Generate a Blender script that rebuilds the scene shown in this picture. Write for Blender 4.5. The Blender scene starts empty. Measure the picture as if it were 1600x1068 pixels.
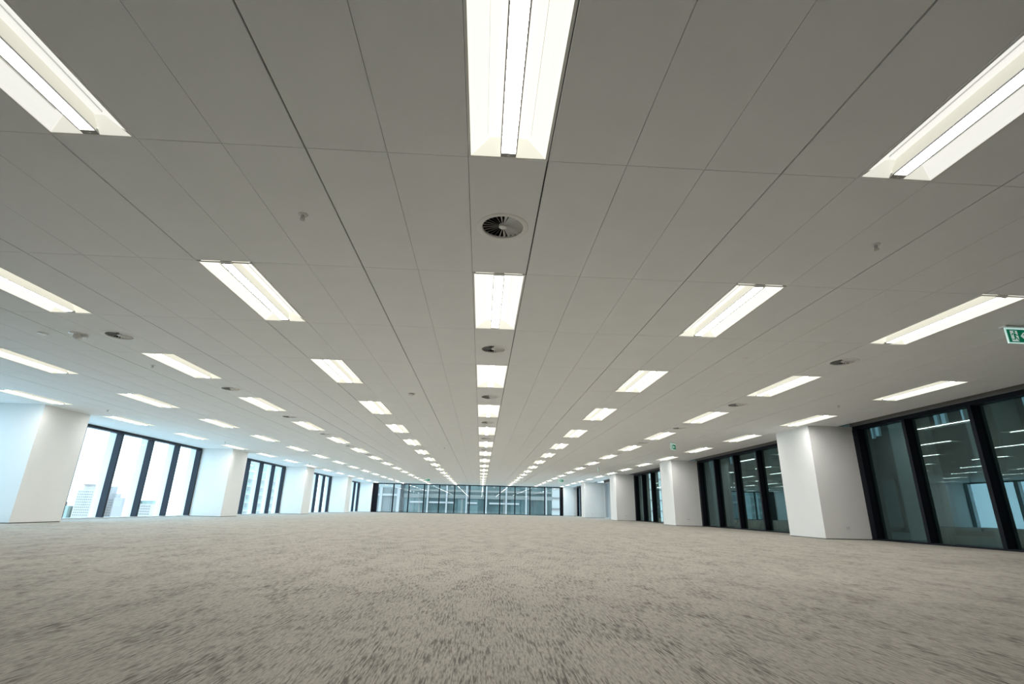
import bpy, bmesh, math, random
from mathutils import Matrix, Vector
random.seed(7)
sc = bpy.context.scene
C = sc.collection
H = 2.74          # ceiling height
EYE = 0.54        # camera height
FAR = 52.75       # far glass line

# ------------------------------------------------------------------ materials
def mat(name, col, rough=0.6, spec=0.3, metal=0.0, emit=None, estr=1.0, noise=0.0, nscale=30.0, bump=0.0, sample=None):
    m = bpy.data.materials.new(name); m.use_nodes = True
    nt = m.node_tree; b = nt.nodes['Principled BSDF']
    b.inputs['Roughness'].default_value = rough
    b.inputs['Metallic'].default_value = metal
    b.inputs['Specular IOR Level'].default_value = spec
    b.inputs['Base Color'].default_value = (*col, 1)
    if noise > 0 or bump > 0:
        tc = nt.nodes.new('ShaderNodeTexCoord')
        n = nt.nodes.new('ShaderNodeTexNoise'); n.inputs['Scale'].default_value = nscale; n.inputs['Detail'].default_value = 4
        nt.links.new(tc.outputs['Object'], n.inputs['Vector'])
        if noise > 0:
            r = nt.nodes.new('ShaderNodeValToRGB')
            r.color_ramp.elements[0].position = 0.3; r.color_ramp.elements[1].position = 0.7
            r.color_ramp.elements[0].color = (*[c * (1 - noise) for c in col], 1)
            r.color_ramp.elements[1].color = (*[min(1, c * (1 + noise)) for c in col], 1)
            nt.links.new(n.outputs['Fac'], r.inputs['Fac']); nt.links.new(r.outputs['Color'], b.inputs['Base Color'])
        if bump > 0:
            bp = nt.nodes.new('ShaderNodeBump'); bp.inputs['Strength'].default_value = bump; bp.inputs['Distance'].default_value = 0.002
            nt.links.new(n.outputs['Fac'], bp.inputs['Height']); nt.links.new(bp.outputs['Normal'], b.inputs['Normal'])
    if emit:
        b.inputs['Emission Color'].default_value = (*emit, 1); b.inputs['Emission Strength'].default_value = estr
    if sample: m.cycles.emission_sampling = sample
    return m

def glass(name, tint, base_refl, gcol=(1, 1, 1)):
    m = bpy.data.materials.new(name); m.use_nodes = True
    nt = m.node_tree; nt.nodes.clear()
    out = nt.nodes.new('ShaderNodeOutputMaterial'); mix = nt.nodes.new('ShaderNodeMixShader')
    tr = nt.nodes.new('ShaderNodeBsdfTransparent'); gl = nt.nodes.new('ShaderNodeBsdfGlossy')
    geo = nt.nodes.new('ShaderNodeNewGeometry'); dt = nt.nodes.new('ShaderNodeVectorMath'); dt.operation = 'DOT_PRODUCT'
    nt.links.new(geo.outputs['Incoming'], dt.inputs[0]); nt.links.new(geo.outputs['True Normal'], dt.inputs[1])
    def mt(op, a, b):
        n = nt.nodes.new('ShaderNodeMath'); n.operation = op; n.use_clamp = op in ('MULTIPLY_ADD', 'ADD')
        for i, v in enumerate((a, b)):
            if isinstance(v, (int, float)): n.inputs[i].default_value = v
            elif v is not None: nt.links.new(v, n.inputs[i])
        return n
    ab = mt('ABSOLUTE', dt.outputs['Value'], None); iv = mt('SUBTRACT', 1.0, ab.outputs[0]); pw = mt('POWER', iv.outputs[0], 5.0)
    ml = mt('MULTIPLY', pw.outputs[0], 0.85 * (1 - base_refl)); ad = mt('ADD', ml.outputs[0], base_refl)
    tr.inputs['Color'].default_value = (*tint, 1); gl.inputs['Color'].default_value = (*gcol, 1); gl.inputs['Roughness'].default_value = 0.0
    nt.links.new(ad.outputs['Value'], mix.inputs['Fac'])
    nt.links.new(tr.outputs[0], mix.inputs[1]); nt.links.new(gl.outputs[0], mix.inputs[2]); nt.links.new(mix.outputs[0], out.inputs['Surface'])
    return m

def carpet_mat():
    m = bpy.data.materials.new('woven_carpet'); m.use_nodes = True
    nt = m.node_tree; N = nt.nodes; L = nt.links
    b = N['Principled BSDF']; b.inputs['Roughness'].default_value = 0.95; b.inputs['Specular IOR Level'].default_value = 0.1
    tc = N.new('ShaderNodeTexCoord')
    def noise(scale, detail, sx, sy, rough=0.5, dist=0.0):
        mp = N.new('ShaderNodeMapping'); mp.inputs['Scale'].default_value = (sx, sy, 1)
        n = N.new('ShaderNodeTexNoise'); n.inputs['Scale'].default_value = scale; n.inputs['Detail'].default_value = detail
        n.inputs['Roughness'].default_value = rough; n.inputs['Distortion'].default_value = dist
        L.new(tc.outputs['Object'], mp.inputs['Vector']); L.new(mp.outputs['Vector'], n.inputs['Vector']); return n.outputs['Fac']
    def ramp(v, a, b_):
        r = N.new('ShaderNodeMapRange'); r.inputs['From Min'].default_value = a; r.inputs['From Max'].default_value = b_
        r.interpolation_type = 'SMOOTHSTEP'
        L.new(v, r.inputs['Value']); return r.outputs['Result']
    def math_(op, a, b_):
        n = N.new('ShaderNodeMath'); n.operation = op
        for i, v in enumerate((a, b_)):
            if isinstance(v, (int, float)): n.inputs[i].default_value = v
            else: L.new(v, n.inputs[i])
        return n.outputs['Value']
    streak = noise(1.0, 2, 115, 8, 0.6)
    fine = noise(1.0, 2, 230, 22, 0.6)
    clump = noise(1.0, 4, 4.5, 1.7, 0.65, 0.3)
    big = noise(1.0, 3, 0.9, 0.35, 0.6)
    cl = ramp(clump, 0.30, 0.72)
    thr = math_('SUBTRACT', 0.58, math_('MULTIPLY', cl, 0.11))
    dark = ramp(math_('SUBTRACT', streak, thr), -0.09, 0.17)
    dark = math_('MULTIPLY', dark, math_('ADD', math_('MULTIPLY', cl, 0.4), 0.6))
    tone = N.new('ShaderNodeMix'); tone.data_type = 'RGBA'
    tone.inputs['A'].default_value = (0.52, 0.488, 0.425, 1); tone.inputs['B'].default_value = (0.49, 0.46, 0.405, 1)
    L.new(ramp(big, 0.35, 0.65), tone.inputs['Factor'])
    t2 = N.new('ShaderNodeMix'); t2.data_type = 'RGBA'; t2.blend_type = 'MULTIPLY'
    t2.inputs['B'].default_value = (0.62, 0.62, 0.62, 1)
    L.new(ramp(fine, 0.42, 0.70), t2.inputs['Factor']); L.new(tone.outputs['Result'], t2.inputs['A'])
    t3 = N.new('ShaderNodeMix'); t3.data_type = 'RGBA'; t3.inputs['B'].default_value = (0.15, 0.14, 0.125, 1)
    L.new(dark, t3.inputs['Factor']); L.new(t2.outputs['Result'], t3.inputs['A'])
    L.new(t3.outputs['Result'], b.inputs['Base Color'])
    bp = N.new('ShaderNodeBump'); bp.inputs['Strength'].default_value = 0.5; bp.inputs['Distance'].default_value = 0.004
    L.new(streak, bp.inputs['Height']); L.new(bp.outputs['Normal'], b.inputs['Normal'])
    return m

M = dict(
    tile=mat('ceiling_tile', (0.90, 0.915, 0.925), 0.75, 0.2, noise=0.012, nscale=3, bump=0.03),
    tee=mat('ceiling_grid', (0.42, 0.42, 0.41), 0.35, 0.4),
    gap=mat('ceiling_shadow_gap', (0.10, 0.10, 0.10), 0.6),
    carpet=carpet_mat(),
    plaster=mat('white_plaster', (0.86, 0.86, 0.845), 0.6, 0.25, noise=0.01, nscale=2, bump=0.02),
    skirt=mat('skirting_shadow', (0.10, 0.10, 0.10), 0.5),  # dark colour stands in for the shadow line at the column foot
    bulk=mat('shaded_pelmet', (0.20, 0.20, 0.195), 0.6),  # shade inside the blind pocket put into a darker grey
    frame=mat('dark_aluminium', (0.007, 0.008, 0.012), 0.45, 0.12),
    frame_left=mat('window_glow_aluminium', (0.015, 0.018, 0.028), 0.4, 0.25),  # dark frame with the window glow put in as a blue tint
    sill=mat('sill_grey', (0.6, 0.6, 0.6), 0.5),
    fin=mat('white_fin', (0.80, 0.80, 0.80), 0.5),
    fin_shaded=mat('shaded_white_fin', (0.06, 0.064, 0.054), 0.5),  # same white fin, the dark side's shade put into its colour
    glassL=glass('clear_glass', (0.93, 0.95, 0.95), 0.06),
    glassR=glass('coated_dark_glass', (0.45, 0.56, 0.53), 0.10, (0.72, 1.0, 1.0)),
    glassF=glass('tinted_glass', (0.86, 0.92, 0.92), 0.09),
    refl=mat('light_reflector_glow', (0.3, 0.3, 0.28), 0.5, 0.2, emit=(1.0, 0.985, 0.88), estr=1.0, sample='NONE'),  # glow stands in for lamp light bounced off the slopes
    endp=mat('light_end_plate_glow', (0.3, 0.3, 0.27), 0.5, 0.2, emit=(1.0, 0.98, 0.82), estr=0.85, sample='NONE'),  # bounced lamp light set as a weaker glow
    boxside=mat('lamp_box_side_glow', (0.5, 0.5, 0.45), 0.5, 0.2, emit=(1.0, 0.97, 0.82), estr=0.45, sample='NONE'),  # shaded box side, its lamp light set as a faint glow
    diff=mat('lamp_diffuser', (0.8, 0.8, 0.8), 0.5, 0.2, emit=(1.0, 0.985, 0.95), estr=50.0, sample='FRONT'),
    diff1=mat('lamp_diffuser_raised', (0.8, 0.8, 0.8), 0.5, 0.2, emit=(1.0, 0.985, 0.95), estr=60.0, sample='FRONT'),  # second row, raised above the main lamps to lift the near ceiling
    diff2=mat('lamp_diffuser_middle', (0.8, 0.8, 0.8), 0.5, 0.2, emit=(1.0, 0.985, 0.95), estr=42.0, sample='FRONT'),  # reduced output, part of the imitated lens darkening
    diff0=mat('lamp_diffuser_vignette', (0.8, 0.8, 0.8), 0.5, 0.2, emit=(1.0, 0.985, 0.95), estr=8.0, sample='FRONT'),  # nearest side lamps cut down to imitate lens darkening
    refl0=mat('light_reflector_vignette', (0.3, 0.3, 0.28), 0.5, 0.2, emit=(1.0, 0.99, 0.93), estr=0.82, sample='NONE'),  # weaker reflector glow, imitating lens darkening
    endp0=mat('light_end_plate_vignette', (0.3, 0.3, 0.27), 0.5, 0.2, emit=(1.0, 0.985, 0.86), estr=0.72, sample='NONE'),  # weaker end plate glow, imitating lens darkening
    trimw=mat('light_trim', (0.85, 0.85, 0.83), 0.45, 0.3),
    capg=mat('light_cap_grey', (0.42, 0.42, 0.40), 0.4, 0.4),
    lineg=mat('light_line_grey', (0.7, 0.7, 0.7), 0.5),
    ventw=mat('vent_white', (0.88, 0.88, 0.87), 0.3, 0.5),
    ventd=mat('vent_dark', (0.008, 0.008, 0.008), 0.9, 0.0),
    plastic=mat('white_plastic', (0.86, 0.86, 0.85), 0.25, 0.5),
    grey=mat('grey_plastic', (0.55, 0.55, 0.54), 0.4, 0.4),
    chrome=mat('sprinkler_metal', (0.6, 0.6, 0.58), 0.35, 0.5, metal=0.3),
    dark=mat('dark_plastic', (0.03, 0.03, 0.03), 0.4, 0.4),
    green=mat('sign_green', (0.0, 0.16, 0.075), 0.35, 0.3, emit=(0.0, 0.16, 0.085), estr=0.45),
    signw=mat('sign_white', (0.75, 0.85, 0.80), 0.35, 0.3, emit=(0.75, 0.95, 0.88), estr=0.35),
    edge=mat('sign_edge', (0.7, 0.85, 0.82), 0.2, 0.5, emit=(0.65, 0.95, 0.9), estr=0.55),
    backw=mat('unseen_blocker_grey', (0.10, 0.10, 0.10), 0.7),
    cwhite=mat('city_white_wall', (0.46, 0.36, 0.31), 0.8, noise=0.03, nscale=0.05),
    cbright=mat('city_bright_wall', (0.66, 0.54, 0.48), 0.8),
    cblue=mat('city_blue_grey_wall', (0.35, 0.28, 0.26), 0.8),
    cteal=mat('city_teal_glass', (0.26, 0.28, 0.24), 0.5),
    cwin=mat('city_window', (0.22, 0.19, 0.17), 0.5),
    cgrey=mat('city_grey_roof', (0.30, 0.22, 0.20), 0.8),
    tteal=mat('tower_teal_glass', (0.085, 0.105, 0.094), 0.25, 0.5, noise=0.2, nscale=0.6),
    tteal2=mat('tower_dark_teal_glass', (0.046, 0.064, 0.057), 0.25, 0.5, noise=0.3, nscale=0.8),
    tsky=mat('tower_sky_glass', (0.15, 0.13, 0.115), 0.25, 0.5, noise=0.1, nscale=0.4),
    skyfill=mat('painted_sky_block', (0.30, 0.27, 0.24), 0.3, 0.4),  # pale sky colour painted on an added block
    tband=mat('tower_pale_band', (0.19, 0.16, 0.135), 0.6),
    tfin=mat('tower_white_fin', (0.38, 0.30, 0.27), 0.5),
    dpier=mat('tower_grey_pier', (0.034, 0.034, 0.027), 0.7, 0.1, noise=0.08, nscale=1.5),
    dpanel=mat('tower_dark_panel', (0.003, 0.003, 0.0027), 0.6, 0.1, noise=0.3, nscale=0.9),
    dpanel2=mat('tower_teal_panel', (0.017, 0.021, 0.018), 0.6, 0.1, noise=0.2, nscale=0.9),
    skyslot=mat('tower_painted_sky_slot', (0.15, 0.18, 0.18), 0.5),  # pale colour stands in for bright sky in the slots
)

# ------------------------------------------------------------------ helpers
class MB:
    """collects shapes into ONE mesh object"""
    def __init__(s): s.v = []; s.f = []; s.m = []; s.mats = []
    def mi(s, m):
        if m not in s.mats: s.mats.append(m)
        return s.mats.index(m)
    def face(s, pts, m):
        i = len(s.v); s.v += [tuple(p) for p in pts]; s.f.append(tuple(range(i, i + len(pts)))); s.m.append(s.mi(m))
    def box(s, a, b, m):
        x0, y0, z0 = a; x1, y1, z1 = b
        i = len(s.v)
        s.v += [(x0,y0,z0),(x1,y0,z0),(x1,y1,z0),(x0,y1,z0),(x0,y0,z1),(x1,y0,z1),(x1,y1,z1),(x0,y1,z1)]
        k = s.mi(m)
        for q in ((0,3,2,1),(4,5,6,7),(0,1,5,4),(1,2,6,5),(2,3,7,6),(3,0,4,7)):
            s.f.append(tuple(i + j for j in q)); s.m.append(k)
    def lathe(s, prof, n, m, c=(0, 0, 0)):
        k = s.mi(m); i = len(s.v)
        for r, z in prof:
            for a in range(n):
                t = 2 * math.pi * a / n
                s.v.append((c[0] + r * math.cos(t), c[1] + r * math.sin(t), c[2] + z))
        for j in range(len(prof) - 1):
            for a in range(n):
                b = (a + 1) % n
                s.f.append((i + j*n + a, i + j*n + b, i + (j+1)*n + b, i + (j+1)*n + a)); s.m.append(k)
    def build(s, name, parent=None, bevel=0.0):
        me = bpy.data.meshes.new(name)
        me.from_pydata(s.v, [], s.f)
        for m in s.mats: me.materials.append(m)
        me.polygons.foreach_set('material_index', s.m)
        me.update()
        bm = bmesh.new(); bm.from_mesh(me)
        bmesh.ops.remove_doubles(bm, verts=bm.verts, dist=1e-5)
        bmesh.ops.recalc_face_normals(bm, faces=bm.faces)
        bm.to_mesh(me); bm.free()
        o = bpy.data.objects.new(name, me); C.objects.link(o)
        if parent: o.parent = parent
        if bevel > 0:
            b = o.modifiers.new('bevel', 'BEVEL'); b.width = bevel; b.segments = 2; b.limit_method = 'ANGLE'
        return o
def box(name, a, b, m, parent=None, bevel=0.0):
    k = MB(); k.box(a, b, m); return k.build(name, parent, bevel)
def tag(o, label, cat, group=None, kind=None):
    o['label'] = label; o['category'] = cat
    if group: o['group'] = group
    if kind: o['kind'] = kind
    return o
def empty(name, loc=(0, 0, 0), rz=0.0):
    o = bpy.data.objects.new(name, None); C.objects.link(o); o.location = loc; o.rotation_euler = (0, 0, rz)
    o.empty_display_size = 0.1
    return o
KIDS = {}
def dup(root, loc, rz=0.0):
    r = root.copy(); C.objects.link(r); r.location = loc; r.rotation_euler = (0, 0, rz)
    for ch in root.children:
        c = ch.copy(); C.objects.link(c); c.parent = r
        for g in ch.children:
            d = g.copy(); C.objects.link(d); d.parent = c
    return r
ORD = ['first','second','third','fourth','fifth','sixth','seventh','eighth','ninth','tenth','eleventh','twelfth',
       'thirteenth','fourteenth','fifteenth','sixteenth']

# ------------------------------------------------------------------ measured layout (metres)
COLX = {-4: -10.2396, -3: -7.7064, -2: -5.1481, -1: -2.5494, 0: 0.0939, 1: 2.7523, 2: 5.3511, 3: 7.921}
YN = [1.194, 4.538, 7.882, 11.208, 14.499, 17.799] + [17.799 + 3.3 * k for k in range(1, 11)]
YF = [2.784, 6.157, 9.487, 12.780, 16.062, 19.358] + [19.359 + 3.3 * k for k in range(1, 11)]
def xm(i):                                   # x of ceiling module line i (a light sits in module 5c..5c+1 less its strip offset)
    ks = sorted(COLX); cs = [5 * k + 5.5 for k in ks]; xs = [COLX[k] for k in ks]
    j = 0
    while j < len(cs) - 2 and i > cs[j + 1]: j += 1
    t = (i - cs[j]) / (cs[j + 1] - cs[j]); return xs[j] + t * (xs[j + 1] - xs[j])
XL, XR = -12.1, 9.15
LIGHTMOD = {5 * c + 5: c for c in COLX}

# ------------------------------------------------------------------ ceiling (one tiled surface)
ce = MB()
xl = [XL] + [xm(i) for i in range(-19, 26) if XL + 0.05 < xm(i) < XR - 0.05] + [XR]
idx = [None] + [i for i in range(-19, 26) if XL + 0.05 < xm(i) < XR - 0.05] + [None]
yl = [-4.0, -2.13, -0.54]
ykind = ['t', 't', 't']
for k in range(16):
    yl += [YN[k] - 0.02, YF[k] + 0.02]; ykind += [k, 'g%d' % k]
ykind[2] = 't'
yl[-1] = 52.37
SKIP = {(-4, 0), (-4, 1), (-4, 2), (-3, 0), (-3, 1), (-2, 0), (2, 0), (3, 0), (3, 1)}   # out-of-view lights left out for plain panels, to darken the corners
yl.append(FAR + 0.05)
VENTS = []
TH = 0.014
for a in range(len(xl) - 1):
    im = idx[a] if idx[a] is not None else (idx[a + 1] - 1 if idx[a + 1] is not None else None)
    for b in range(len(yl) - 1):
        x0, x1, y0, y1 = xl[a], xl[a + 1], yl[b], yl[b + 1]
        kd = ykind[b] if b < len(ykind) else 't'
        col = LIGHTMOD.get(im)
        if col is not None and isinstance(kd, int) and (col, kd) not in SKIP: continue           # a light fills this cell
        gx0 = 0.006 if (idx[a] is not None and idx[a] % 3 == 0) else 0.0020
        gx1 = 0.006 if (idx[a + 1] is not None and idx[a + 1] % 3 == 0) else 0.0020
        gy = 0.0022
        p0, p1, q0, q1 = x0 + gx0, x1 - gx1, y0 + gy, y1 - gy
        hole = col in (-2, 0, 2) and isinstance(kd, str) and kd.startswith('g') and kd != 'g15' and (col == 0 or kd != 'g0')
        if hole:
            cx, cy, R = COLX[col], (y0 + y1) / 2, 0.19
            VENTS.append((col, int(kd[1:]), cx, cy))
            angs = [2 * math.pi * t / 32 for t in range(32)] + [math.atan2(yy - cy, xx - cx) % (2 * math.pi) for xx in (p0, p1) for yy in (q0, q1)]
            angs = sorted(angs)
            def outp(t):
                dx, dy = math.cos(t), math.sin(t); s = 1e9
                if dx > 1e-9: s = min(s, (p1 - cx) / dx)
                if dx < -1e-9: s = min(s, (p0 - cx) / dx)
                if dy > 1e-9: s = min(s, (q1 - cy) / dy)
                if dy < -1e-9: s = min(s, (q0 - cy) / dy)
                return (cx + s * dx, cy + s * dy, H)
            for t in range(len(angs)):
                t0, t1 = angs[t], angs[(t + 1) % len(angs)]
                ce.face([(cx + R * math.cos(t0), cy + R * math.sin(t0), H), outp(t0), outp(t1), (cx + R * math.cos(t1), cy + R * math.sin(t1), H)], M['tile'])
        else:
            ce.face([(p0, q0, H), (p0, q1, H), (p1, q1, H), (p1, q0, H)], M['tile'])
            ce.face([(x0, y0, H + TH), (x0, y1, H + TH), (x1, y1, H + TH), (x1, y0, H + TH)], M['gap'] if not hole else M['gap'])
        for (ax, ay, bx, by) in ((p0, q0, p1, q0), (p1, q0, p1, q1), (p1, q1, p0, q1), (p0, q1, p0, q0)):
            ce.face([(ax, ay, H), (bx, by, H), (bx, by, H + TH), (ax, ay, H + TH)], M['tile'])
o = ce.build('ceiling'); tag(o, 'grey-white ceiling of long flat panels with thin joint lines', 'ceiling', kind='structure')

# ------------------------------------------------------------------ floor, back, slab
fl = MB(); fl.box((-12.3, -4.0, -0.15), (10.3, FAR + 0.6, 0.0), M['carpet'])
tag(fl.build('floor'), 'beige and grey streaked woven carpet floor', 'floor', kind='structure')
tag(box('wall_back_added', (-12.3, -4.2, 0), (9.9, -4.0, H + 0.3), M['backw']), 'unseen dark wall added behind the camera to dim the near ceiling', 'wall', kind='structure')  # unseen dark wall, put in to reduce bounce near the camera
tag(box('sky_blocker_slab', (-12.6, -4.3, H + 0.32), (10.6, FAR + 0.7, H + 0.5), M['backw']), 'unseen slab added above the ceiling to block sky light', 'slab', kind='structure')  # unseen slab, added only to keep sky light out
tag(box('wall_left', (-12.3, -4.0, 0), (-12.0, 6.2, H), M['plaster']), 'white wall beside the camera, lengthened unseen to cut window light', 'wall', kind='structure')  # out-of-view wall lengthened to cut window light on the near left
tag(box('wall_right', (9.5, -4.0, 0), (9.8, 2.9, H), M['plaster']), 'white wall beside the camera before the dark glazed side', 'wall', kind='structure')

# ------------------------------------------------------------------ columns
CY_L = [4.7, 12.85, 22.70, 32.45, 42.50]
CY_R = [2.9, 12.65, 22.60, 32.45, 42.50]
CW = 1.5
def column(x0, x1, y0, y1, label, room_x):
    r = empty('column', ((x0 + x1) / 2, (y0 + y1) / 2, 0))
    tag(r, label, 'column', 'white boxed columns', 'structure')
    cx, cy = r.location.x, r.location.y
    hx, hy = (x1 - x0) / 2, (y1 - y0) / 2
    box('shaft', (-hx, -hy, 0.018), (hx, hy, H), M['plaster'], r, 0.004)
    box('base_shadow_gap', (-hx + 0.012, -hy + 0.012, 0.0), (hx - 0.012, hy - 0.012, 0.018), M['skirt'], r)
    return r
LN = ['white boxed column beside the camera on the pale window side',
      'white boxed column nearest the camera, against the pale windows',
      'second white boxed column along the pale window side',
      'third white boxed column along the pale window side',
      'fourth white boxed column along the pale window side']
RN = ['white boxed column beside the camera on the dark glass side',
      'white boxed column nearest the camera, between the dark glass windows',
      'second white boxed column along the dark glass side',
      'third white boxed column along the dark glass side',
      'fourth white boxed column along the dark glass side']
for i, y in enumerate(CY_L):
    if i: column(-12.15, -10.70, y, y + CW, LN[i], -10.7)
for i, y in enumerate(CY_R): column(8.36, 10.24 if i > 2 else 9.74, y, y + CW, RN[i], 8.36)
column(-12.15, -10.72, 52.45, 53.4, 'white boxed column in the far corner on the pale window side', 0)
column(8.18, 9.74, 52.45, 53.4, 'white boxed column in the far corner on the dark glass side', 0)

# ------------------------------------------------------------------ windows
def side_window(name, label, x_in, sgn, y0, y1, n, gm, fm, finm, wide_jambs=True):
    """sgn -1: glass on the left side of the room (outwards is -x)"""
    yc = (y0 + y1) / 2
    r = empty(name, (x_in, yc, 0)); tag(r, label, 'window', 'side windows between columns', 'structure')
    def bx(nm, xa, xb, ya, yb, za, zb, m, bev=0.0):
        xa, xb = sorted((xa * sgn, xb * sgn))
        return box(nm, (xa, ya, za), (xb, yb, zb), m, r, bev)
    h = (y1 - y0) / 2
    bx('head_rail', -0.0, 0.20, -h, h, H - 0.085, H + (0.14 if sgn > 0 else 0.0), fm)
    bx('sill_rail', -0.02, 0.20, -h, h, 0.0, 0.035, M['sill'] if sgn < 0 else fm)
    p = (y1 - y0) / n
    for k in range(n + 1):
        y = -h + k * p
        w = 0.038 if sgn < 0 else 0.045
        if sgn > 0 and wide_jambs and k == n: ya, yb = y - 0.17, y
        elif sgn > 0 and wide_jambs and k == 0: ya, yb = y, y + 0.1
        elif k == 0: ya, yb = y, y + 2 * w
        elif k == n: ya, yb = y - 2 * w, y
        else: ya, yb = y - w, y + w
        bx('mullion', -0.015, 0.19, ya, yb, 0.035, H - 0.085, fm, 0.004)
        if 0 < k: bx('exterior_fin', 0.19, 0.42, min(y, h - 0.06) - 0.03, min(y, h - 0.06) + 0.03, -1.0, H + 1.0, finm)
        if k < n:
            g = MB(); xx = 0.12 * sgn
            g.face([(xx, y, 0.03), (xx, y + p, 0.03), (xx, y + p, H - 0.05), (xx, y, H - 0.05)], gm); g.build('pane', r)
    return r
seqL = list(zip([CY_L[i] + CW for i in range(5)], CY_L[1:] + [52.45]))
seqR = list(zip([CY_R[i] + CW for i in range(5)], CY_R[1:] + [52.45]))
wl = ['bright window beside the camera, before the nearest column',
      'bright four-mullion window with distant city towers behind it',
      'bright window between the second and third pale-side columns',
      'bright window between the third and fourth pale-side columns',
      'bright window between the fourth pale-side column and the far corner']
wr = ['dark reflecting window nearest the camera, with black mullions',
      'dark reflecting window between the first and second dark-side columns',
      'dark reflecting window between the second and third dark-side columns',
      'window between the third and fourth dark-side columns, white building behind',
      'window between the fourth dark-side column and the far corner']
for i, (a, b) in enumerate(seqL): side_window('window_%d' % (i + 1), wl[i], -11.97, -1, a, b, 5, M['glassL'], M['frame_left'], M['fin'])
for i, (a, b) in enumerate(seqR):
    side_window('window_%d' % (i + 6), wr[i], 10.02 if i == 3 else 9.54, 1, a, b, 5, M['glassR'] if i < 3 else M['glassL'] if i == 3 else M['glassF'], M['sill'] if i == 3 else M['frame'], M['fin_shaded'] if i < 3 else M['fin'], i != 3)
    t = MB(); xo = 0.48 if i == 3 else 0.0; t.box((XR, a, H + 0.15), (9.76 + xo, b, H + 0.17), M['bulk']); t.box((9.50 + xo, a, H - 0.0), (9.54 + xo, b, H + 0.15), M['bulk'])
    t.box((XR - 0.012, a, H - 0.0), (XR, b, H + 0.15), M['bulk'])
    tag(t.build('trim_%d' % (i + 1)), 'grey recessed blind pocket above the ' + ['nearest dark window', 'second dark window', 'third dark window', 'fourth right-hand window', 'last right-hand window'][i], 'trim', kind='structure')
# far glass wall
fw = empty('window_11', (-1.2, FAR, 0)); tag(fw, 'wide far glass wall of twelve panes with thin black mullions', 'window', kind='structure')
fx0, fx1 = -10.20, 7.86
def fb(nm, xa, xb, ya, yb, za, zb, m): return box(nm, (xa + 1.2, ya, za), (xb + 1.2, yb, zb), m, fw)
fb('corner_post', -10.70, fx0, -0.1, 0.15, 0, H, M['frame'])
fb('corner_post', fx1, 8.17, -0.1, 0.15, 0, H, M['frame'])
fb('head_rail', fx0, fx1, -0.05, 0.12, H - 0.085, H + 0.02, M['frame'])
fb('sill_rail', fx0, fx1, -0.05, 0.12, 0, 0.05, M['frame'])
fp = (fx1 - fx0) / 12
for k in range(12):
    if k: fb('mullion', fx0 + k * fp - 0.05, fx0 + k * fp + 0.05, -0.04, 0.12, 0.05, H - 0.085, M['frame'])
    g = MB(); ya = 0.05
    g.face([(fx0 + 1.2 + k * fp, ya, 0.03), (fx0 + 1.2 + (k + 1) * fp, ya, 0.03), (fx0 + 1.2 + (k + 1) * fp, ya, H - 0.05), (fx0 + 1.2 + k * fp, ya, H - 0.05)], M['glassF'])
    g.build('pane', fw)

# ------------------------------------------------------------------ ceiling lights
def make_light(dm='diff', rm='refl', em='endp'):
    r = empty('ceiling_light')
    ox, oy = 0.262, 0.812       # cell half sizes
    a, b = 0.2458, 0.795        # lit half sizes
    t = MB()                     # trim frame: flat ring + short lip
    for (xa, xb, ya, yb) in ((-ox, -a, -oy, oy), (a, ox, -oy, oy), (-a, a, -oy, -b), (-a, a, b, oy)):
        t.box((xa, ya, -0.003), (xb, yb, 0.004), M['trimw'])
    t.build('trim_frame', r)
    prof = [(a, 0.0), (0.225, 0.022), (0.175, 0.055), (0.12, 0.078), (0.05, 0.088)]
    for s in (-1, 1):
        m = MB()
        for (xa, za), (xb, zb) in zip(prof, prof[1:]):
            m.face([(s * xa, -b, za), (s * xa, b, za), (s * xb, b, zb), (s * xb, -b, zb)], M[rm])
        f = m.build('reflector', r)
        l = MB(); l.box((s * 0.138 - 0.0006, -b + 0.13, 0.061), (s * 0.138 + 0.0006, b - 0.13, 0.0705), M['lineg']); l.build('slot_line', f)
    for s in (-1, 1):
        m = MB(); y0, y1 = s * b, s * (b - 0.085)
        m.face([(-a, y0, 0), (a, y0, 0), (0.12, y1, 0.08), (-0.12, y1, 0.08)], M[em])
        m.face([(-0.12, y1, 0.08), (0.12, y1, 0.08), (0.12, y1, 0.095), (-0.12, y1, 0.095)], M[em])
        m.build('end_plate', r)
    m = MB(); w = 0.0465
    e = b - 0.035
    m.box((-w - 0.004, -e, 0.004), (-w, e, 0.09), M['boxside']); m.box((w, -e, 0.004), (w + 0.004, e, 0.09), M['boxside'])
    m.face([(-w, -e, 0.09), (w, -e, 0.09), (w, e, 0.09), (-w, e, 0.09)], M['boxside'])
    m.box((-w - 0.0075, -e, -0.001), (-w + 0.0015, e, 0.0045), M['lineg']); m.box((w - 0.0015, -e, -0.001), (w + 0.0075, e, 0.0045), M['lineg'])
    lb = m.build('lamp_box', r)
    m = MB(); m.face([(-w, -e, 0.005), (-w, e, 0.005), (w, e, 0.005), (w, -e, 0.005)], M[dm]); d = m.build('diffuser', lb)
    for p in d.data.polygons:
        if p.normal.z > 0: d.data.flip_normals(); break
    for s in (-1, 1):
        m = MB(); y0, y1 = sorted((s * b, s * e))
        m.box((-w - 0.004, y0, 0.0), (w + 0.004, y1, 0.02), M['capg']); cp = m.build('end_cap', r)
        m = MB(); yc = s * (b - 0.014)
        m.face([(-0.012, yc - s * 0.006, -0.001), (0.012, yc - s * 0.006, -0.001), (0.0, yc + s * 0.008, -0.001)], M['trimw']); m.build('latch', cp)
    return r
ROW = {-4: 'row along the left windows', -3: 'second row from the left windows', -2: 'third row from the left windows',
       -1: 'row left of the middle row', 0: 'middle row', 1: 'row right of the middle row',
       2: 'second row from the right windows', 3: 'row along the right windows'}
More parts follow.
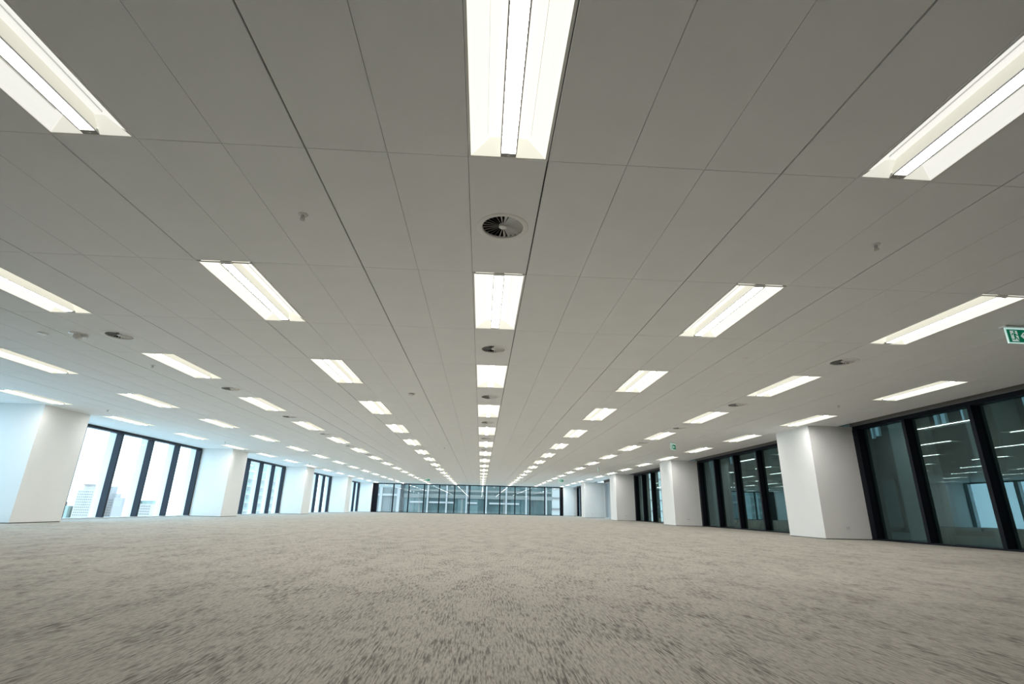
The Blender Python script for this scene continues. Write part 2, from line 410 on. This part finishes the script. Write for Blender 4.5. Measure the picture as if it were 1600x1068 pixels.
FIRST = {-4: 3, -3: 2, -2: 1, -1: 0, 0: 0, 1: 0, 2: 1, 3: 2}
protos = {}
for c in sorted(COLX, key=abs):
    for k in range(16):
        if (c, k) in SKIP: continue
        loc = (COLX[c], (YN[k] + YF[k]) / 2, H)
        kind = ('diff2', 'refl', 'endp') if (c, k) == (0, 0) else ('diff0', 'refl0', 'endp0') if k == 0 else ('diff2', 'refl', 'endp') if k == 1 and abs(c) == 2 else ('diff1', 'refl', 'endp') if k == 1 else ('diff', 'refl', 'endp')   # near lamp strengths varied to imitate lens corner darkening
        if kind not in protos: o = protos[kind] = make_light(*kind); o.location = loc
        else: o = dup(protos[kind], loc)
        n = k - FIRST[c]
        lab = 'white recessed ceiling light, %s from the camera in the %s' % (ORD[n], ROW[c])
        tag(o, lab, 'ceiling light', 'recessed ceiling lights in eight rows')

# ------------------------------------------------------------------ round swirl vents
def make_vent():
    r = empty('ceiling_vent')
    m = MB(); m.lathe([(0.168, 0.012), (0.168, -0.004), (0.178, -0.009), (0.204, -0.006), (0.212, 0.0), (0.189, 0.0005)], 48, M['ventw']); m.build('ring', r)
    m = MB(); m.lathe([(0.169, 0.010), (0.169, 0.14), (0.001, 0.14)], 32, M['ventd']); m.build('duct', r)
    m = MB(); m.lathe([(0.0, -0.008), (0.026, -0.006), (0.032, 0.0), (0.032, 0.022)], 24, M['ventw']); m.build('hub', r)
    m = MB(); nb = 24; al = math.radians(-52)
    for k in range(nb):
        t = 2 * math.pi * (k + 0.5) / nb
        er = (math.cos(t), math.sin(t)); et = (-math.sin(t), math.cos(t))
        pts = []
        for rr, hw in ((0.028, 0.0034), (0.170, 0.0175)):
            for s in (-1, 1):
                d = s * hw
                pts.append((er[0]*rr + et[0]*d*math.cos(al), er[1]*rr + et[1]*d*math.cos(al), 0.008 + d * math.sin(al)))
        m.face([pts[0], pts[1], pts[3], pts[2]], M['ventw'])
    m.build('vanes', r)
    return r
VROW = {-2: 'third row from the left windows', 0: 'middle row', 2: 'second row from the right windows'}
vent0 = make_vent(); used = False
for (c, g, x, y) in sorted(VENTS, key=lambda t: (abs(t[0]), t[0], t[1])):
    if not used: o = vent0; o.location = (x, y, H); used = True
    else: o = dup(vent0, (x, y, H))
    n = g if c == 0 else g - 1
    tag(o, 'round white ceiling vent, %s from the camera in the %s' % (ORD[n], VROW[c]), 'air vent', 'round swirl vents between the ceiling lights')

# ------------------------------------------------------------------ small ceiling devices
def make_sprinkler():
    r = empty('ceiling_sprinkler')
    m = MB(); m.lathe([(0.0, -0.008), (0.022, -0.008), (0.036, -0.003), (0.038, 0.0)], 24, M['plastic']); m.build('escutcheon', r)
    m = MB(); m.lathe([(0.011, -0.008), (0.011, -0.024), (0.006, -0.026), (0.006, -0.034), (0.0, -0.034)], 12, M['chrome']); m.build('nozzle', r)
    m = MB()
    for s in (-1, 1): m.box((s * 0.013 - 0.002, -0.003, -0.046), (s * 0.013 + 0.002, 0.003, -0.020), M['chrome'])
    m.build('yoke', r)
    m = MB(); m.lathe([(0.0, -0.046), (0.02, -0.046), (0.02, -0.049), (0.0, -0.049)], 16, M['chrome']); m.build('deflector', r)
    return r
SPR = [(-1.504, 3.615, 'small ceiling sprinkler head, largest one, left of the first middle vent'),
       (3.273, 3.652, 'small ceiling sprinkler head, largest one, right of the first middle vent'),
       (-5.651, 8.63, 'small ceiling sprinkler head beside a light in the third row from the left windows'),
       (-9.612, 13.409, 'small ceiling sprinkler head near the top of the nearest left column'),
       (-1.494, 19.973, 'tiny ceiling sprinkler head beyond the smoke detector'),
       (-9.768, 20.008, 'small ceiling sprinkler head before the second left column'),
       (7.404, 10.085, 'small ceiling sprinkler head above the nearest right column'),
       (-9.571, 29.368, 'tiny ceiling sprinkler head before the third left column')]
s0 = make_sprinkler()
for i, (x, y, lab) in enumerate(SPR):
    o = s0 if i == 0 else dup(s0, (x, y, H))
    o.location = (x, y, H); tag(o, lab, 'sprinkler', 'ceiling sprinkler heads')
r = empty('smoke_detector', (-1.50, 10.25, H)); tag(r, 'white round smoke detector on the ceiling, left of the third middle vent', 'smoke detector')
m = MB(); m.lathe([(0.0, -0.012), (0.07, -0.012), (0.075, 0.0)], 28, M['plastic']); m.build('base', r)
m = MB(); m.lathe([(0.05, -0.012), (0.048, -0.02)], 24, M['dark']); m.build('vent_gap', r)
m = MB(); m.lathe([(0.0, -0.05), (0.03, -0.047), (0.052, -0.032), (0.055, -0.02), (0.0, -0.02)], 28, M['plastic']); m.build('cap', r)
r = empty('ceiling_motion_sensor', (-5.70, 7.02, H)); tag(r, 'white sensor hanging under the ceiling beside a round vent on the left', 'sensor')
m = MB(); m.lathe([(0.0, -0.014), (0.10, -0.014), (0.115, 0.0)], 28, M['plastic']); m.build('base', r)
m = MB(); m.lathe([(0.0, -0.085), (0.035, -0.08), (0.052, -0.06), (0.055, -0.014)], 24, M['plastic']); m.build('sensor_head', r)
m = MB(); m.box((0.05, -0.02, -0.045), (0.13, 0.02, -0.012), M['plastic']); m.build('bracket', r)
m = MB(); m.lathe([(0.0, -0.020), (0.04, -0.018), (0.06, -0.010), (0.066, 0.0)], 28, M['plastic']); o = m.build('ceiling_cover_disc'); o.location = (-6.19, 7.04, H)
tag(o, 'flat white disc on the ceiling at the far left, beside the hanging sensor', 'cover disc')
m = MB(); m.lathe([(0.0, -0.004), (0.04, -0.004), (0.042, 0.0)], 24, M['trimw']); o = m.build('ceiling_blanking_disc'); o.location = (3.835, 7.008, H)
tag(o, 'faint small flat cap on the ceiling between two right-side lights', 'sprinkler cap')

# ------------------------------------------------------------------ exit signs
def poly_prism(m, pts, y0, y1, mt):
    n = len(pts)
    m.face([(x, y0, z) for x, z in pts], mt); m.face([(x, y1, z) for x, z in reversed(pts)], mt)
    for i in range(n):
        (xa, za), (xb, zb) = pts[i], pts[(i + 1) % n]
        m.face([(xa, y0, za), (xb, y0, zb), (xb, y1, zb), (xa, y1, za)], mt)
def make_exit():
    r = empty('exit_sign'); W, Hh = 0.19, 0.185     # half width, panel height; origin at ceiling
    top = -0.03; bot = top - Hh
    m = MB(); m.box((-0.21, -0.045, -0.022), (0.20, 0.045, 0.0), M['plastic']); m.build('ceiling_bracket', r, 0.004)
    m = MB(); m.box((-W, -0.006, bot), (W, 0.006, -0.022), M['edge']); m.build('edge_panel', r)
    for s in (-1, 1):
        y = s * 0.0065
        m = MB(); m.box((-W + 0.013, min(y, y + s * 0.002), bot + 0.012), (W - 0.006, max(y, y + s * 0.002), top - 0.012), M['green']); fc = m.build('green_face', r)
        ya, yb = sorted((y + s * 0.002, y + s * 0.0035)); yc, yd = sorted((y + s * 0.0035, y + s * 0.005))
        cz = (top + bot) / 2
        m = MB(); m.box((-0.140, ya, cz - 0.068), (-0.050, yb, cz + 0.066), M['signw']); m.build('door_symbol', fc)
        # running figure, a pictogram: head, trunk, arms, legs
        m = MB(); cx = -0.092
        poly_prism(m, [(cx + 0.004 + 0.013 * math.cos(t * math.pi / 6), cz + 0.050 + 0.013 * math.sin(t * math.pi / 6)) for t in range(12)], yc, yd, M['green'])
        for pl in ([(cx - 0.012, cz + 0.034), (cx + 0.014, cz + 0.030), (cx + 0.010, cz - 0.012), (cx - 0.012, cz - 0.008)],
                   [(cx + 0.010, cz + 0.030), (cx + 0.030, cz + 0.012), (cx + 0.044, cz + 0.014), (cx + 0.043, cz + 0.005), (cx + 0.026, cz + 0.002), (cx + 0.006, cz + 0.018)],
                   [(cx - 0.010, cz + 0.034), (cx - 0.034, cz + 0.028), (cx - 0.040, cz + 0.006), (cx - 0.032, cz + 0.004), (cx - 0.026, cz + 0.020), (cx - 0.008, cz + 0.022)],
                   [(cx + 0.010, cz - 0.008), (cx + 0.026, cz - 0.030), (cx + 0.044, cz - 0.060), (cx + 0.036, cz - 0.066), (cx + 0.014, cz - 0.034), (cx - 0.004, cz - 0.012)],
                   [(cx - 0.012, cz - 0.008), (cx - 0.010, cz - 0.036), (cx - 0.036, cz - 0.040), (cx - 0.044, cz - 0.034), (cx - 0.044, cz - 0.046), (cx + 0.0, cz - 0.048), (cx + 0.004, cz - 0.012)]):
            poly_prism(m, pl, yc, yd, M['green'])
        m.build('running_figure', fc)
        m = MB(); ax = 0.0      # arrow pointing to the door symbol
        poly_prism(m, [(ax - 0.020, cz), (ax + 0.025, cz + 0.045), (ax + 0.043, cz + 0.045), (ax + 0.012, cz + 0.011), (ax + 0.10, cz + 0.011), (ax + 0.10, cz - 0.011), (ax + 0.012, cz - 0.011), (ax + 0.043, cz - 0.045), (ax + 0.025, cz - 0.045)], ya, yb, M['signw'])
        m.build('arrow', fc)
    return r
e0 = make_exit()
for i, (x, y, rz, lab) in enumerate((
        (6.365, 5.356, 0, 'green exit sign with running figure, cut off at the picture edge'),
        (6.33, 16.81, math.radians(45), 'small green exit sign hanging before the second right column'),
        (6.22, 27.7, math.radians(72), 'exit sign hanging edge-on, third one along the right side'),
        (5.87, 38.8, 0, 'tiny green exit sign hanging near the far right corner'),
        (-4.37, 42.3, 0, 'tiny exit sign hanging before the far glass wall, left of the middle'))):
    o = e0 if i == 0 else dup(e0, (x, y, H), rz)
    o.location = (x, y, H); o.rotation_euler = (0, 0, rz); tag(o, lab, 'exit sign', 'ceiling hung exit signs')

# ------------------------------------------------------------------ power outlets on the right columns
def make_outlet():
    r = empty('power_outlet')
    m = MB(); m.box((-0.058, -0.009, -0.037), (0.058, 0.0, 0.037), M['plastic']); m.build('cover_plate', r, 0.003)
    for s in (-1, 1):
        m = MB(); m.lathe([(0.0, 0.002), (0.016, 0.002), (0.018, 0.0)], 16, M['grey']); k = m.build('socket', r)
        k.rotation_euler = (math.radians(90), 0, 0); k.location = (s * 0.027, -0.009, -0.004)
        m = MB(); m.box((s * 0.027 - 0.006, -0.012, 0.018), (s * 0.027 + 0.006, -0.009, 0.028), M['grey']); m.build('switch', r)
    return r
p0 = make_outlet()
for i, y in enumerate(CY_R[1:]):
    o = p0 if i == 0 else dup(p0, (8.95, y, 0.27))
    o.location = (8.95, y, 0.272)
    tag(o, 'white double power outlet low on the %s' % ['nearest right column', 'second right column', 'third right column', 'fourth right column'][i], 'power outlet', 'power outlets on the right columns')

# ------------------------------------------------------------------ the city outside
GZ = -60.0
tag(box('ground', (-650, -150, GZ - 1), (150, 900, GZ), mat('city_ground', (0.55, 0.52, 0.49), 0.9, noise=0.08, nscale=0.03)), 'pale hazy city ground far below the windows', 'ground', kind='structure')
def building(name, label, x0, x1, y0, y1, z1, wall, side=None, z0=GZ):
    r = empty(name, ((x0 + x1) / 2, (y0 + y1) / 2, z0)); tag(r, label, 'building')
    hx, hy = (x1 - x0) / 2, (y1 - y0) / 2
    box('walls', (-hx, -hy, 0), (hx, hy, z1 - z0), wall, r)
    return r, hx, hy
def grid(r, hx, hy, z0, ztop, zbot, nx, nz, wm, face='y', fx=0.55, fz=0.5, inset=0.9):
    """windows on the -y face (or the +x face): each one a part sharing one mesh"""
    wdt = 2 * (hx if face == 'y' else hy) * inset / nx; hgt = (ztop - zbot) / nz
    m = MB()
    if face == 'y': m.box((-wdt * fx / 2, -0.12, -hgt * fz / 2), (wdt * fx / 2, 0.05, hgt * fz / 2), wm)
    else: m.box((-0.05, -wdt * fx / 2, -hgt * fz / 2), (0.12, wdt * fx / 2, hgt * fz / 2), wm)
    w0 = m.build('window', r); first = True
    for j in range(nz):
        for i in range(nx):
            u = (i - (nx - 1) / 2) * wdt; z = ztop - (j + 0.5) * hgt - z0
            if first: w = w0; first = False
            else: w = w0.copy(); C.objects.link(w); w.parent = r
            w.location = (u, -hy, z) if face == 'y' else (hx, u, z)
E0 = EYE
# towers seen through the big left window
r, hx, hy = building('city_tower', 'tall pale tower with a dense window grid, seen through the first left window', -419, -400, 573, 590, E0 + 10.5, M['cwhite'])
grid(r, hx, hy, GZ, E0 + 9.6, E0 - 18.5, 9, 11, M['cwin'])
box('plant_room', (-5.5, -6, E0 + 10.5 - GZ), (8.5, 4, E0 + 14.5 - GZ), M['cwhite'], r)
box('roof_canopy', (-6, -7, E0 + 14.5 - GZ), (9, 4.5, E0 + 16.2 - GZ), M['cgrey'], r)
r, hx, hy = building('city_tower', 'pale blue-grey stepped tower just right of the tall window-grid tower', -414, -398, 600, 618, E0 + 3.4, M['cblue'])
grid(r, hx, hy, GZ, E0 + 2.0, E0 - 19, 6, 8, M['cwin'], fx=0.7)
box('upper_block', (-8, -2, E0 + 3.4 - GZ), (-1, 6, E0 + 15 - GZ), M['cblue'], r)
box('upper_step', (-1, -2, E0 + 3.4 - GZ), (4.5, 6, E0 + 7.5 - GZ), M['cblue'], r)
r, hx, hy = building('city_block', 'low white block with a teal glass top storey, seen through the left window', -420, -398, 668, 684, E0 - 2.8, M['cwhite'])
box('teal_storey', (-9.5, -6, E0 - 2.8 - GZ), (-4.0, 6, E0 + 0.9 - GZ), M['cteal'], r)
box('teal_storey', (-2.0, -6, E0 - 2.8 - GZ), (10.5, 6, E0 + 1.2 - GZ), M['cteal'], r)
grid(r, hx, hy, GZ, E0 - 4.0, E0 - 19, 7, 5, M['cwin'], fx=0.75, fz=0.35)
r, hx, hy = building('city_block', 'low teal building beside the window-grid tower, next to the nearest left column', -450, -422, 571, 592, E0 - 6, M['cteal'])
grid(r, hx, hy, GZ, E0 - 7, E0 - 20, 4, 4, M['cwin'], fx=0.6)
box('roof_box', (-4, -8, E0 - 6 - GZ), (3, 2, E0 - 2 - GZ), M['cgrey'], r)
# tower seen through the second left window
r, hx, hy = building('glass_tower', 'pale teal glass tower seen through the second left window', -125, -108, 246, 300, 40, M['cteal'])
for k in range(14): box('floor_band', (-hx - 0.1, -hy - 0.15, 50 + k * 3.6), (hx + 0.2, hy, 50.5 + k * 3.6), M['cwhite'], r)
grid(r, hx, hy, GZ, E0 + 12, E0 - 6, 5, 5, M['cwin'], face='y', fx=0.6, fz=0.6)
grid(r, hx, hy, GZ, E0 + 12, E0 - 6, 10, 5, M['cwin'], face='x', fx=0.5, fz=0.6)
# opposite tower behind the far glass wall
Y0 = 80.0
r = empty('office_tower', (-0.2, Y0, GZ)); tag(r, 'teal glass office tower with white fins behind the far glass wall', 'building')
zb = lambda z: z + E0 - GZ
box('walls', (-11.3, 0.0, 0), (10.9, 20, zb(30)), M['tteal2'], r)
for k in range(-2, 5):     # storeys: glass strips, pale bands
    z = 1.35 + 4.2 * k
    box('floor_band', (-11.35, -0.25, zb(z)), (10.95, 0, zb(z + 0.55)), M['tband'], r)
    box('floor_band', (-11.35, -0.18, zb(z + 0.95)), (10.95, 0, zb(z + 1.25)), M['tband'], r)
    for j in range(14):
        xa = -11.3 + j * 22.2 / 14
        if (j * 7 + k * 3) % 5 in (0, 2):
            box('glass_panel', (xa + 0.1, -0.06, zb(z - 2.6)), (xa + 1.5, 0, zb(z - 0.05)), M['tteal'], r)
        if (j * 5 + k) % 3 != 1:
            box('glass_panel', (xa + 0.1, -0.06, zb(z + 1.3)), (xa + 1.5, 0, zb(z + 1.62)), M['tteal'], r)
        if (j + k) % 4 == 1:
            box('blind', (xa + 0.55, -0.10, zb(z - 2.6)), (xa + 0.85, 0, zb(z - 0.05)), M['tband'], r)
for x in (-8.0, -5.18, -2.2, 0.75, 3.75, 6.75, 9.75):
    box('fin', (x + 0.2 - 0.11, -0.5, zb(-14)), (x + 0.2 + 0.11, 0, zb(28)), M['tfin'], r)
for (xa, xb) in ((-7.6, -3.9), (-10.4, -8.4), (1.4, 5.9), (-2.0, -0.4)):
    box('window_bar', (xa, -0.3, zb(0.62)), (xb, 0, zb(0.86)), M['tfin'], r)
# lower building to its left
r = empty('glass_pavilion', (-16.5, 79.0, GZ)); tag(r, 'pale blue glass building with white framing, left end behind the far glass', 'building')
box('walls', (-4.5, 0, 0), (4.4, 15, zb(2.7)), M['tsky'], r)
box('upper_block', (-4.5, 0.5, zb(2.7)), (4.4, 14, zb(9)), M['skyfill'], r)  # added block standing in for the pale sky above the roof
for x in (-4.2, -1.25, 1.75, 4.3): box('frame_post', (x - 0.2, -0.4, zb(-14)), (x + 0.2, 0, zb(2.7)), M['tfin'], r)
for z in (-3.0, 1.5): box('frame_beam', (-4.5, -0.35, zb(z)), (4.4, 0, zb(z + 0.3)), M['tfin'], r)
# white building far right
r, hx, hy = building('white_tower', 'white tower with small windows beyond the far right corner', 11.9, 44, 92, 112, 60, M['cbright'])
grid(r, hx, hy, GZ, E0 + 6, E0 - 3, 14, 6, M['cwin'], fx=0.35, fz=0.35)
for k in range(7): box('floor_line', (-hx, -0.25 - hy, 57 + k * 1.8), (hx, -hy, 57.22 + k * 1.8), M['cgrey'], r)
# dark neighbour across the right-hand glazing
TX = 15.0
r = empty('neighbouring_tower', (TX, 14.0, GZ)); tag(r, 'dark tower with grey piers seen through the dark right windows', 'building')
box('walls', (0, -22, 0), (14, 22, zb(26)), M['dpanel'], r)
yy = -21.0; k = 0
while yy < 21.5:
    box('pier', (-0.9, yy, 0), (0, yy + 0.75, zb(26)), M['dpier'], r)
    box('window_panel', (-0.08, yy + 1.05, zb(-0.35)), (0, yy + 1.75, zb(1.6)), M['dpanel2'], r)
    box('window_panel', (-0.08, yy + 1.95, zb(-0.35)), (0, yy + 2.6, zb(1.3)), M['dpanel2'], r)
    box('spandrel', (-0.12, yy + 0.75, zb(-1.2)), (0, yy + 2.9, zb(-0.5)), M['dpanel2'], r)
    for j, (ya, yb) in enumerate(((0.95, 1.12), (1.3, 1.62), (2.2, 2.36), (2.5, 2.62))): box('sky_gleam', (-0.1, yy + ya, zb(2.9 - 0.06 * (j % 2))), (0, yy + yb, zb(3.4)), M['skyslot'], r)  # pale strips painted as gleams of sky
    yy += 2.9; k += 1

# ------------------------------------------------------------------ sky
w = bpy.data.worlds.new('overcast_sky'); sc.world = w; w.use_nodes = True
nt = w.node_tree; bg = nt.nodes['Background']
tc = nt.nodes.new('ShaderNodeTexCoord'); sp = nt.nodes.new('ShaderNodeSeparateXYZ'); rp = nt.nodes.new('ShaderNodeValToRGB')
mr = nt.nodes.new('ShaderNodeMapRange'); mr.inputs['From Min'].default_value = -0.35; mr.inputs['From Max'].default_value = 0.35
nt.links.new(tc.outputs['Generated'], sp.inputs['Vector']); nt.links.new(sp.outputs['Z'], mr.inputs['Value'])
nt.links.new(mr.outputs['Result'], rp.inputs['Fac']); nt.links.new(rp.outputs['Color'], bg.inputs['Color'])
e = rp.color_ramp.elements
e[0].position = 0.0; e[0].color = (0.42, 0.58, 0.68, 1)
e[1].position = 1.0; e[1].color = (0.44, 0.77, 1.02, 1)
n_ = rp.color_ramp.elements.new(0.42); n_.color = (0.55, 0.77, 0.92, 1)
bg.inputs['Strength'].default_value = 5.5

# ------------------------------------------------------------------ camera
Rv = Vector((0.9981071, -0.05818935, 0.01990522)); Uv = Vector((-0.03710638, -0.31168815, 0.94945964)); Fv = Vector((0.04904422, 0.94840102, 0.31325735))
cam = bpy.data.cameras.new('camera'); co = bpy.data.objects.new('camera', cam); C.objects.link(co)
mtx = Matrix.Identity(4)
for i in range(3):
    mtx[i][0] = Rv[i]; mtx[i][1] = Uv[i]; mtx[i][2] = -Fv[i]
mtx.translation = Vector((0, 0, EYE)); co.matrix_world = mtx
cam.sensor_fit = 'HORIZONTAL'; cam.sensor_width = 36.0; cam.lens = 790.7472 / 1600 * 36.0
cam.clip_start = 0.05; cam.clip_end = 3000
sc.camera = co

sc.view_settings.view_transform = 'Standard'; sc.view_settings.look = 'None'
sc.view_settings.exposure = 0.0; sc.view_settings.gamma = 1.0
cy = sc.cycles
cy.max_bounces = 10; cy.diffuse_bounces = 5; cy.glossy_bounces = 4; cy.transmission_bounces = 4; cy.transparent_max_bounces = 16
cy.caustics_reflective = False; cy.caustics_refractive = False
cy.sample_clamp_indirect = 8.0; cy.use_light_tree = True
